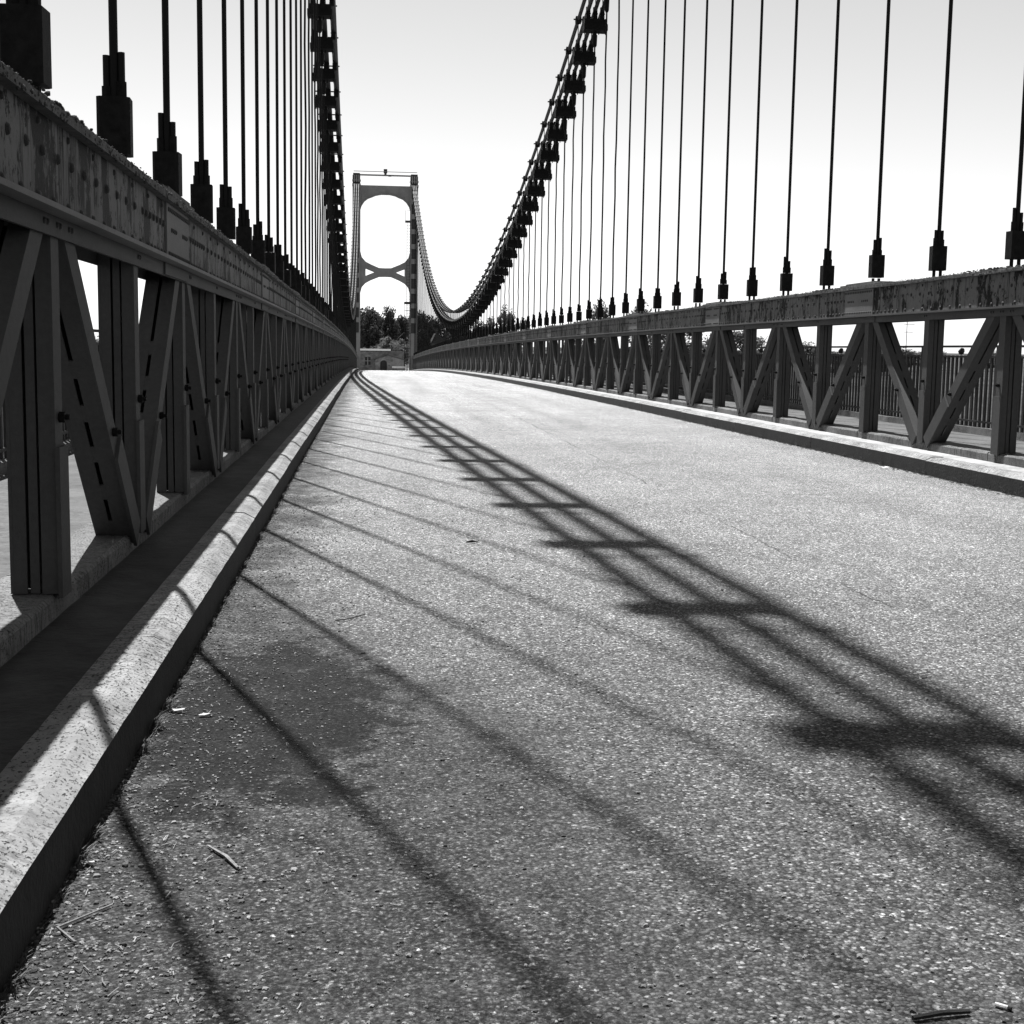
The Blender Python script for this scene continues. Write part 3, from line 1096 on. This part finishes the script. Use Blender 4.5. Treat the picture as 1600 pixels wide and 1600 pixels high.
MB().box(-1.68, -1.62, 0.12, 0.19, 1.32, 2.28).box(-2.0, -1.30, 0.12, 0.18, 1.78, 1.83).build('window_bar', M['white'], wi)
MB().box(-2.1, -1.2, -0.08, 0.0, 1.2, 1.28).build('window_sill', M['render_'], hs)

for (x, y, w_, h_, rf_h, lab) in ((8.35, 192, 1.6, 3.4, 0.5, 'small grey house half hidden by trees right of the tower'), (10.2, 190, 2.4, 3.3, 1.35, 'house with a pale sunlit gable roof right of the tower')):
    ho = put('village_house', None, None, (x, y, -1.2))
    tag(ho, lab, 'house', 'houses behind the right truss')
    MB().box(-w_ / 2, w_ / 2, 0, 4, -2, h_ - 1).build('wall', M['render_'], ho)
    MB().prism([(-w_ / 2 - 0.15, h_ - 1.0), (w_ / 2 + 0.15, h_ - 1.0), (-w_ / 2 + 0.5, h_ - 1 + rf_h)], -0.2, 4.2).build('roof', M['roof'], ho)
    for q in (-0.28, 0.28):
        wn = MB().box(q * w_ - 0.2, q * w_ + 0.2, -0.05, -0.01, 0.6, 1.4).build('window', M['void'], ho)
        MB().box(q * w_ - 0.02, q * w_ + 0.02, -0.08, -0.051, 0.6, 1.4).build('window_bar', M['white'], wn)

# barrier and sign post at the far landing
ba = put('road_barrier', None, None, (4.0, 158, zr(150) - 0.3))
tag(ba, 'low white barrier across the road end beyond the tower', 'barrier')
MB().box(-1.0, 0.75, -0.05, 0.05, 0.55, 0.75).build('beam', M['white'], ba)
for q in (-0.9, 0.65):
    MB().box(q - 0.06, q + 0.06, 0.051, 0.15, -0.6, 0.7).build('post', M['towerdark'], ba)
sgn_ = put('sign_post', None, None, (4.62, 157, zr(150) - 0.3))
tag(sgn_, 'dark sign post with a white triangular foot at the far landing', 'sign')
MB().tube([(0, 0, -0.5), (0, 0, 2.6)], 0.05, 6).build('pole', M['rail'], sgn_)
MB().prism([(-0.22, 0.35), (0.22, 0.35), (0.0, 0.95)], -0.1, -0.06).build('triangle_plate', M['white'], sgn_)

# ------------------------------------------------------------------ trees


def crown_mesh(name, mat, seed, nclump, nleaf, leaf, shape):
    rnd = random.Random(seed)
    b = MB()
    cl = []
    for _ in range(nclump):
        while True:
            x, y, z = (rnd.uniform(-1, 1) for _ in range(3))
            if x * x + y * y + z * z < 1:
                break
        taper = 1 - shape * max(0, z)
        cl.append((x * taper, y * taper, z, rnd.uniform(0.16, 0.36)))
    for _ in range(nleaf):
        cx, cy, cz, cr = rnd.choice(cl)
        d = Vector((rnd.gauss(0, 1), rnd.gauss(0, 1), rnd.gauss(0, 1))).normalized() * cr * rnd.random() ** 0.4
        c = Vector((cx, cy, cz)) * 0.8 + d
        a = Vector((rnd.gauss(0, 1), rnd.gauss(0, 1), rnd.gauss(0, 0.6))).normalized()
        t = a.orthogonal().normalized()
        s = leaf * rnd.uniform(0.6, 1.4)
        n = len(b.v)
        b.v += [tuple(c - a * s), tuple(c + t * s * 0.45), tuple(c + a * s), tuple(c - t * s * 0.45)]
        b.f.append((n, n + 1, n + 2, n + 3))
    return b.mesh(name, mat)


def trunk_mesh(seed):
    rnd = random.Random(seed)
    b = MB()
    b.tube([(0, 0, 0), (0.02, 0.01, 0.3), (0.0, 0.02, 0.6), (0.02, 0, 0.9)], [0.035, 0.028, 0.018, 0.006], 7)
    for k in range(7):
        z = 0.28 + k * 0.08
        a = rnd.uniform(0, 6.3)
        l = 0.26 - 0.02 * k
        b.tube([(0, 0, z), (l * 0.5 * math.cos(a), l * 0.5 * math.sin(a), z + 0.07), (l * math.cos(a), l * math.sin(a), z + 0.18)], [0.014, 0.009, 0.003], 5)
    return b.mesh('trunk', M['bark'])


TR = [trunk_mesh(3), trunk_mesh(9)]
CR = {
    'dark': [crown_mesh('crown', M['leaf_dark'], 11, 34, 5200, 0.062, 0.45), crown_mesh('crown', M['leaf_dark'], 12, 30, 5200, 0.062, 0.6)],
    'mid': [crown_mesh('crown', M['leaf_mid'], 21, 26, 4200, 0.06, 0.3), crown_mesh('crown', M['leaf_mid'], 22, 24, 4200, 0.06, 0.3)],
    'right': [crown_mesh('crown', M['leaf_right'], 31, 24, 3000, 0.06, 0.4), crown_mesh('crown', M['leaf_right'], 32, 20, 2400, 0.06, 0.5)],
}
cnt = 0


def tree(x, y, ztop, zbase, width, kind, label, group, name='tree'):
    global cnt
    h = ztop - zbase
    t = put(name, None, None, (x, y, zbase))
    tag(t, label, 'tree', group)
    a = random.uniform(0, 6.28)
    low = 0.14 if kind != 'right' else 0.2
    put('trunk', TR[cnt % 2], t, None, (0, 0, a), (h, h, h))
    put('crown', CR[kind][cnt % 2], t, (0, 0, h * (0.5 + low / 2)), (0, 0, a), (width / 2 * 1.15, width / 2 * 1.15, h * (0.5 - low / 2) * 1.05))
    cnt += 1


dark = [(0.28, 185, 5.9, 4.4, 'dark tree left of centre with a pointed top, seen through the tower'),
        (-0.9, 195, 5.7, 4.5, 'dark tree just inside the left leg of the tower'),
        (1.7, 196, 5.2, 4.0, 'dark tree in the dip between the two tallest inside the tower'),
        (3.15, 188, 6.0, 3.6, 'tallest dark tree right of centre through the tower'),
        (4.7, 192, 5.0, 3.6, 'dark tree behind the ladder of the tower'),
        (6.4, 199, 5.0, 4.2, 'dark tree hidden behind the right leg of the tower'),
        (7.3, 190, 5.6, 3.4, 'dark tree directly right of the right tower leg'),
        (8.9, 200, 5.1, 3.8, 'dark tree under the far hangers, second right of the tower'),
        (10.4, 203, 4.9, 3.8, 'dark tree under the far hangers, third right of the tower'),
        (12.6, 206, 4.8, 4.4, 'dark tree behind the low point of the right cable'),
        (14.8, 210, 4.6, 4.6, 'dark tree right of the low point of the right cable'),
        (17.2, 215, 4.9, 4.8, 'dark tree between cable low point and sparse poplars'),
        (-3.2, 192, 5.4, 5.0, 'dark tree behind the left leg of the tower')]
for x, y, zt, w_, lab in dark:
    tree(x, y, zt, -3.2, w_, 'dark', lab, 'dark trees beyond the tower')
mid = [(3.2, 178, 2.2, 3.6, 'pale leafy bush tree above the stone house, largest of the row'),
       (1.3, 179, 1.3, 2.6, 'pale low bush tree left of the largest above the stone house'),
       (4.9, 177, 1.9, 2.8, 'pale bush tree beside the tower ladder'),
       (-0.3, 180, 0.9, 2.4, 'small pale bush at the left end of the stone house')]
for x, y, zt, w_, lab in mid:
    tree(x, y, zt, -3.0, w_, 'mid', lab, 'pale bushes around the stone house')
right = [(21.0, 230, 6.6, 5.0, 'thin poplar behind the right hangers, leftmost of the sparse three'),
         (23.7, 235, 7.5, 4.4, 'thin poplar behind the right hangers, tallest of the sparse three'),
         (25.3, 225, 6.2, 4.0, 'thin poplar behind the right hangers, rightmost of the sparse three'),
         (35.6, 210, 8.1, 4.2, 'upright tree above the right truss, second clump from the low point'),
         (33.6, 222, 6.0, 4.0, 'shorter tree left of the upright one above the right truss'),
         (40.0, 200, 7.6, 5.0, 'round tree above the right truss, left of the broad pair'),
         (44.2, 205, 7.3, 6.0, 'broad round tree above the right truss, right of the pair'),
         (50.1, 215, 5.0, 7.0, 'tree showing through the right truss under the broad pair'),
         (55.5, 220, 4.4, 7.0, 'tree showing through the right truss near its middle'),
         (57.6, 208, 4.4, 6.0, 'nearest tree showing through the right truss near its middle'),
         (69.9, 240, 3.9, 8.0, 'low tree through the right truss left of the antenna mast'),
         (84.6, 260, 2.5, 8.0, 'low tree on the skyline left of the antenna mast')]
for x, y, zt, w_, lab in right:
    tree(x, y, zt, -5.0, w_, 'right', lab, 'trees on the right bank')
far = [(108, 300), (125, 330), (146, 380), (160, 400), (170, 420), (182, 430), (199, 420), (210, 440), (222, 430), (240, 450), (98, 280), (134, 350), (255, 460), (230, 410)]
for k, (x, y) in enumerate(far):
    tree(x, y, 1.5 + random.uniform(-0.3, 0.8), -6.0, 12.0, 'right', 'low skyline tree seen through the posts at the right edge', 'skyline trees on the right')
for k, (x, y, zt) in enumerate(((-11, 60, -1.5), (-16, 75, 0.3), (-24, 110, 1.6), (-30, 120, 1.9), (-20, 90, 0.9), (-38, 150, 1.8), (-46, 170, 2.0))):
    tree(x * 1.0, y + 90, zt + 0.6, -6.0, 9.0, 'right', 'low tree on the left bank glimpsed between the left posts', 'trees on the left bank')

# television aerial
am = put('antenna_mast', None, None, (48.3, 120, -9.0))
tag(am, 'thin television aerial mast against the sky between the right posts', 'antenna')
MB().tube([(0, 0, 0), (0, 0, 12.6)], 0.03, 5).build('mast', M['rail'], am)
for z, l in ((12.4, 0.7), (11.7, 0.55)):
    q = MB().tube([(-l * 0.4, 0, z), (l, 0, z)], 0.02, 4)
    for k in range(5):
        q.tube([(-l * 0.3 + k * l * 0.3, -0.25, z), (-l * 0.3 + k * l * 0.3, 0.25, z)], 0.012, 4)
    q.build('aerial', M['rail'], am)

# ------------------------------------------------------------------ loose things on the road
rnd = random.Random(5)
gr = MB()
for _ in range(7000):
    y = 1.75 + 7.5 * rnd.random() ** 1.9
    if rnd.random() < 0.62:
        x = -0.556 + abs(rnd.gauss(0, 0.24))
    else:
        x = -0.55 + 2.4 * rnd.random() ** 1.6
    if x > 2.2:
        continue
    r = rnd.uniform(0.0016, 0.0042) * (1.5 if rnd.random() < 0.06 else 1)
    gr.lump((x, y, zr(y) + r * 0.3), r * rnd.uniform(0.8, 1.5), r * rnd.uniform(0.8, 1.5), r * 0.75, 4)
o = gr.build('loose_chippings', M['grit'])
tag(o, 'loose pale chippings scattered over the near road surface', 'gravel', kind='stuff')

stw = MB()
for _ in range(380):
    y = 1.8 + 9 * rnd.random() ** 1.8
    x = -0.55 + abs(rnd.gauss(0, 0.22))
    a = rnd.uniform(0, math.pi)
    l = rnd.uniform(0.008, 0.034)
    p0 = Vector((x, y, zr(y) + 0.003))
    d = Vector((math.cos(a), math.sin(a), 0))
    nrm = Vector((-d.y, d.x, 0))
    pts = [p0 + d * l * t + nrm * l * 0.12 * math.sin(t * 3.1) * rnd.uniform(-1, 1) + Vector((0, 0, rnd.uniform(0, 0.004))) for t in (0, 0.5, 1)]
    if pts[0].x < -0.555 or pts[2].x < -0.555:
        continue
    stw.tube(pts, rnd.uniform(0.0006, 0.0013), 3)
o = stw.build('dry_straw', M['straw'])
tag(o, 'bits of dry straw and stalks lying along the left kerb', 'straw', kind='stuff')

wd = MB()


def tuft(x, y, n, hgt, side):
    for _ in range(n):
        a = rnd.uniform(-1.3, 1.3) + (0 if side > 0 else math.pi)
        l = hgt * rnd.uniform(0.4, 1.2)
        lean = rnd.uniform(0.15, 0.9)
        d = Vector((math.cos(a) * lean, math.sin(a) * lean, 1)).normalized()
        p0 = Vector((x + side * rnd.uniform(0, 0.02), y + rnd.uniform(-0.03, 0.03), zr(y) - 0.002))
        p1 = p0 + d * l * 0.6
        p2 = p1 + Vector((d.x * 1.6, d.y * 1.6, d.z * 0.35)) * l * 0.5
        w_ = Vector((-math.sin(a), math.cos(a), 0)) * rnd.uniform(0.0008, 0.002)
        k = len(wd.v)
        wd.v += [tuple(p0 - w_), tuple(p0 + w_), tuple(p1 + w_ * 0.8), tuple(p1 - w_ * 0.8), tuple(p2)]
        wd.f += [(k, k + 1, k + 2, k + 3), (k + 3, k + 2, k + 4)]


for y, n, hgt in ((3.75, 60, 0.05), (3.55, 50, 0.06), (3.35, 60, 0.05), (2.75, 40, 0.04), (2.62, 50, 0.045), (2.45, 30, 0.03), (4.5, 30, 0.04), (5.3, 40, 0.035), (6.2, 40, 0.04), (7.1, 40, 0.05), (7.4, 30, 0.05), (8.2, 50, 0.05), (9.0, 40, 0.05), (9.6, 30, 0.05), (11, 40, 0.06), (12.5, 30, 0.06), (2.1, 26, 0.04), (2.0, 20, 0.03), (4.0, 40, 0.04), (4.9, 40, 0.03), (5.8, 40, 0.03)):
    tuft(XL + KO + 0.006, y, n, hgt, 1)
for _ in range(120):
    tuft(XL + KO + 0.004, rnd.uniform(1.9, 16), rnd.randint(4, 14), rnd.uniform(0.012, 0.035), 1)
for _ in range(260):
    tuft(XR - KO - 0.004, rnd.uniform(8.5, 34), rnd.randint(5, 16), rnd.uniform(0.02, 0.07), -1)
for _ in range(60):
    tuft(XL - 0.21, rnd.uniform(4, 14), rnd.randint(5, 20), rnd.uniform(0.1, 0.22), -1)
for v in range(0):
    pass
o = wd.build('weeds', M['weed'])
tag(o, 'thin grass and weeds rooted in the joints beside the kerbs', 'weeds', kind='stuff')
sm = MB()
for _ in range(2600):
    y = 1.8 + 14 * rnd.random() ** 1.5
    r = rnd.uniform(0.002, 0.007)
    sm.lump((XL + KO + 0.002 + abs(rnd.gauss(0, 0.022)), y, zr(y)), r * rnd.uniform(0.8, 1.6), r * rnd.uniform(1, 2), r * 0.55, 5)
for _ in range(900):
    y = 8.5 + 26 * rnd.random()
    r = rnd.uniform(0.004, 0.014)
    sm.lump((XR - KO - 0.002 - abs(rnd.gauss(0, 0.03)), y, zr(y)), r, r * 1.8, r * 0.5, 5)
o = sm.build('kerb_soil', M['moss'], smooth=True)
tag(o, 'crumbs of dark soil and moss packed along the kerb feet', 'soil', kind='stuff')


def stick(name, pts, r, mat, label, cat='twig'):
    o = MB().tube([(x, y, zr(y) + z) for x, y, z in pts], r, 6).build(name, mat)
    return tag(o, label, cat)


stick('twig', [(-0.445, 2.40, 0.005), (-0.52, 2.305, 0.006), (-0.478, 2.245, 0.005), (-0.495, 2.235, 0.005)], [0.0018, 0.0024, 0.0022, 0.0014], M['twig'], 'pale twig bent in a sharp V beside the left kerb')
stick('twig', [(-0.31, 2.681, 0.005), (-0.268, 2.615, 0.007), (-0.24, 2.558, 0.005)], [0.002, 0.0042, 0.003], M['twig'], 'short bleached twig on the gravelly road at lower left')
stick('stick', [(0.82, 1.883, 0.006), (0.87, 1.892, 0.008), (0.915, 1.897, 0.006)], [0.0042, 0.0048, 0.004], M['twigdark'], 'black charred stick at the bottom right edge of the road', 'stick')
stick('twig', [(0.515, 6.96, 0.006), (0.545, 6.955, 0.012), (0.575, 6.965, 0.006)], [0.004, 0.007, 0.003], M['twigdark'], 'small dark leaf-like twig alone on the sunny road')
stick('twig', [(-0.11, 4.94, 0.005), (-0.06, 4.97, 0.006), (0.0, 5.06, 0.005)], 0.0022, M['twigdark'], 'thin dark twig between two hanger shadows')
bt = put('cigarette_butt', None, None, (0.975, 1.912, zr(1.9) + 0.0045), (0, 0, R(-42)))
tag(bt, 'white cigarette butt with dark tip at the lower right corner', 'cigarette butt')
MB().tube([(-0.011, 0, 0), (0.008, 0, 0)], 0.0036, 8).build('paper_tube', M['paper'], bt)
MB().tube([(0.0082, 0, 0), (0.014, 0, 0)], 0.0035, 8).build('burnt_end', M['twigdark'], bt)


def scrap(x, y, s, label, seed):
    r_ = random.Random(seed)
    b = MB()
    k = 7
    outline = [(s * r_.uniform(0.5, 1.2) * math.cos(6.283 * i / k), s * 0.5 * r_.uniform(0.4, 1.2) * math.sin(6.283 * i / k)) for i in range(k)]
    for zz in (0.0, 0.0012):
        for (px_, py_) in outline:
            b.v.append((px_, py_, 0.004 + zz + 0.25 * s * math.sin(px_ / s * 3) ** 2))
        b.v.append((0, 0, 0.004 + zz + 0.2 * s))
    m = k + 1
    for i in range(k):
        j = (i + 1) % k
        b.f += [(i, k, j), (m + i, m + j, m + k), (i, j, m + j, m + i)]
    o = b.build('paper_scrap', M['paper'])
    o.location = (x, y, zr(y))
    o.rotation_euler = (0, 0, r_.uniform(-0.4, 0.4))
    tag(o, label, 'litter', 'scraps of white litter')


scrap(-0.505, 3.71, 0.030, 'torn white scrap nearest the left kerb, larger of two', 1)
scrap(-0.425, 3.665, 0.022, 'thin white scrap just right of the larger torn one', 2)
scrap(4.50, 11.55, 0.075, 'white scrap lying at the foot of the right kerb', 3)
scrap(-0.555 + 0.03, 2.60, 0.018, 'small pale chip of litter against the left kerb base', 4)
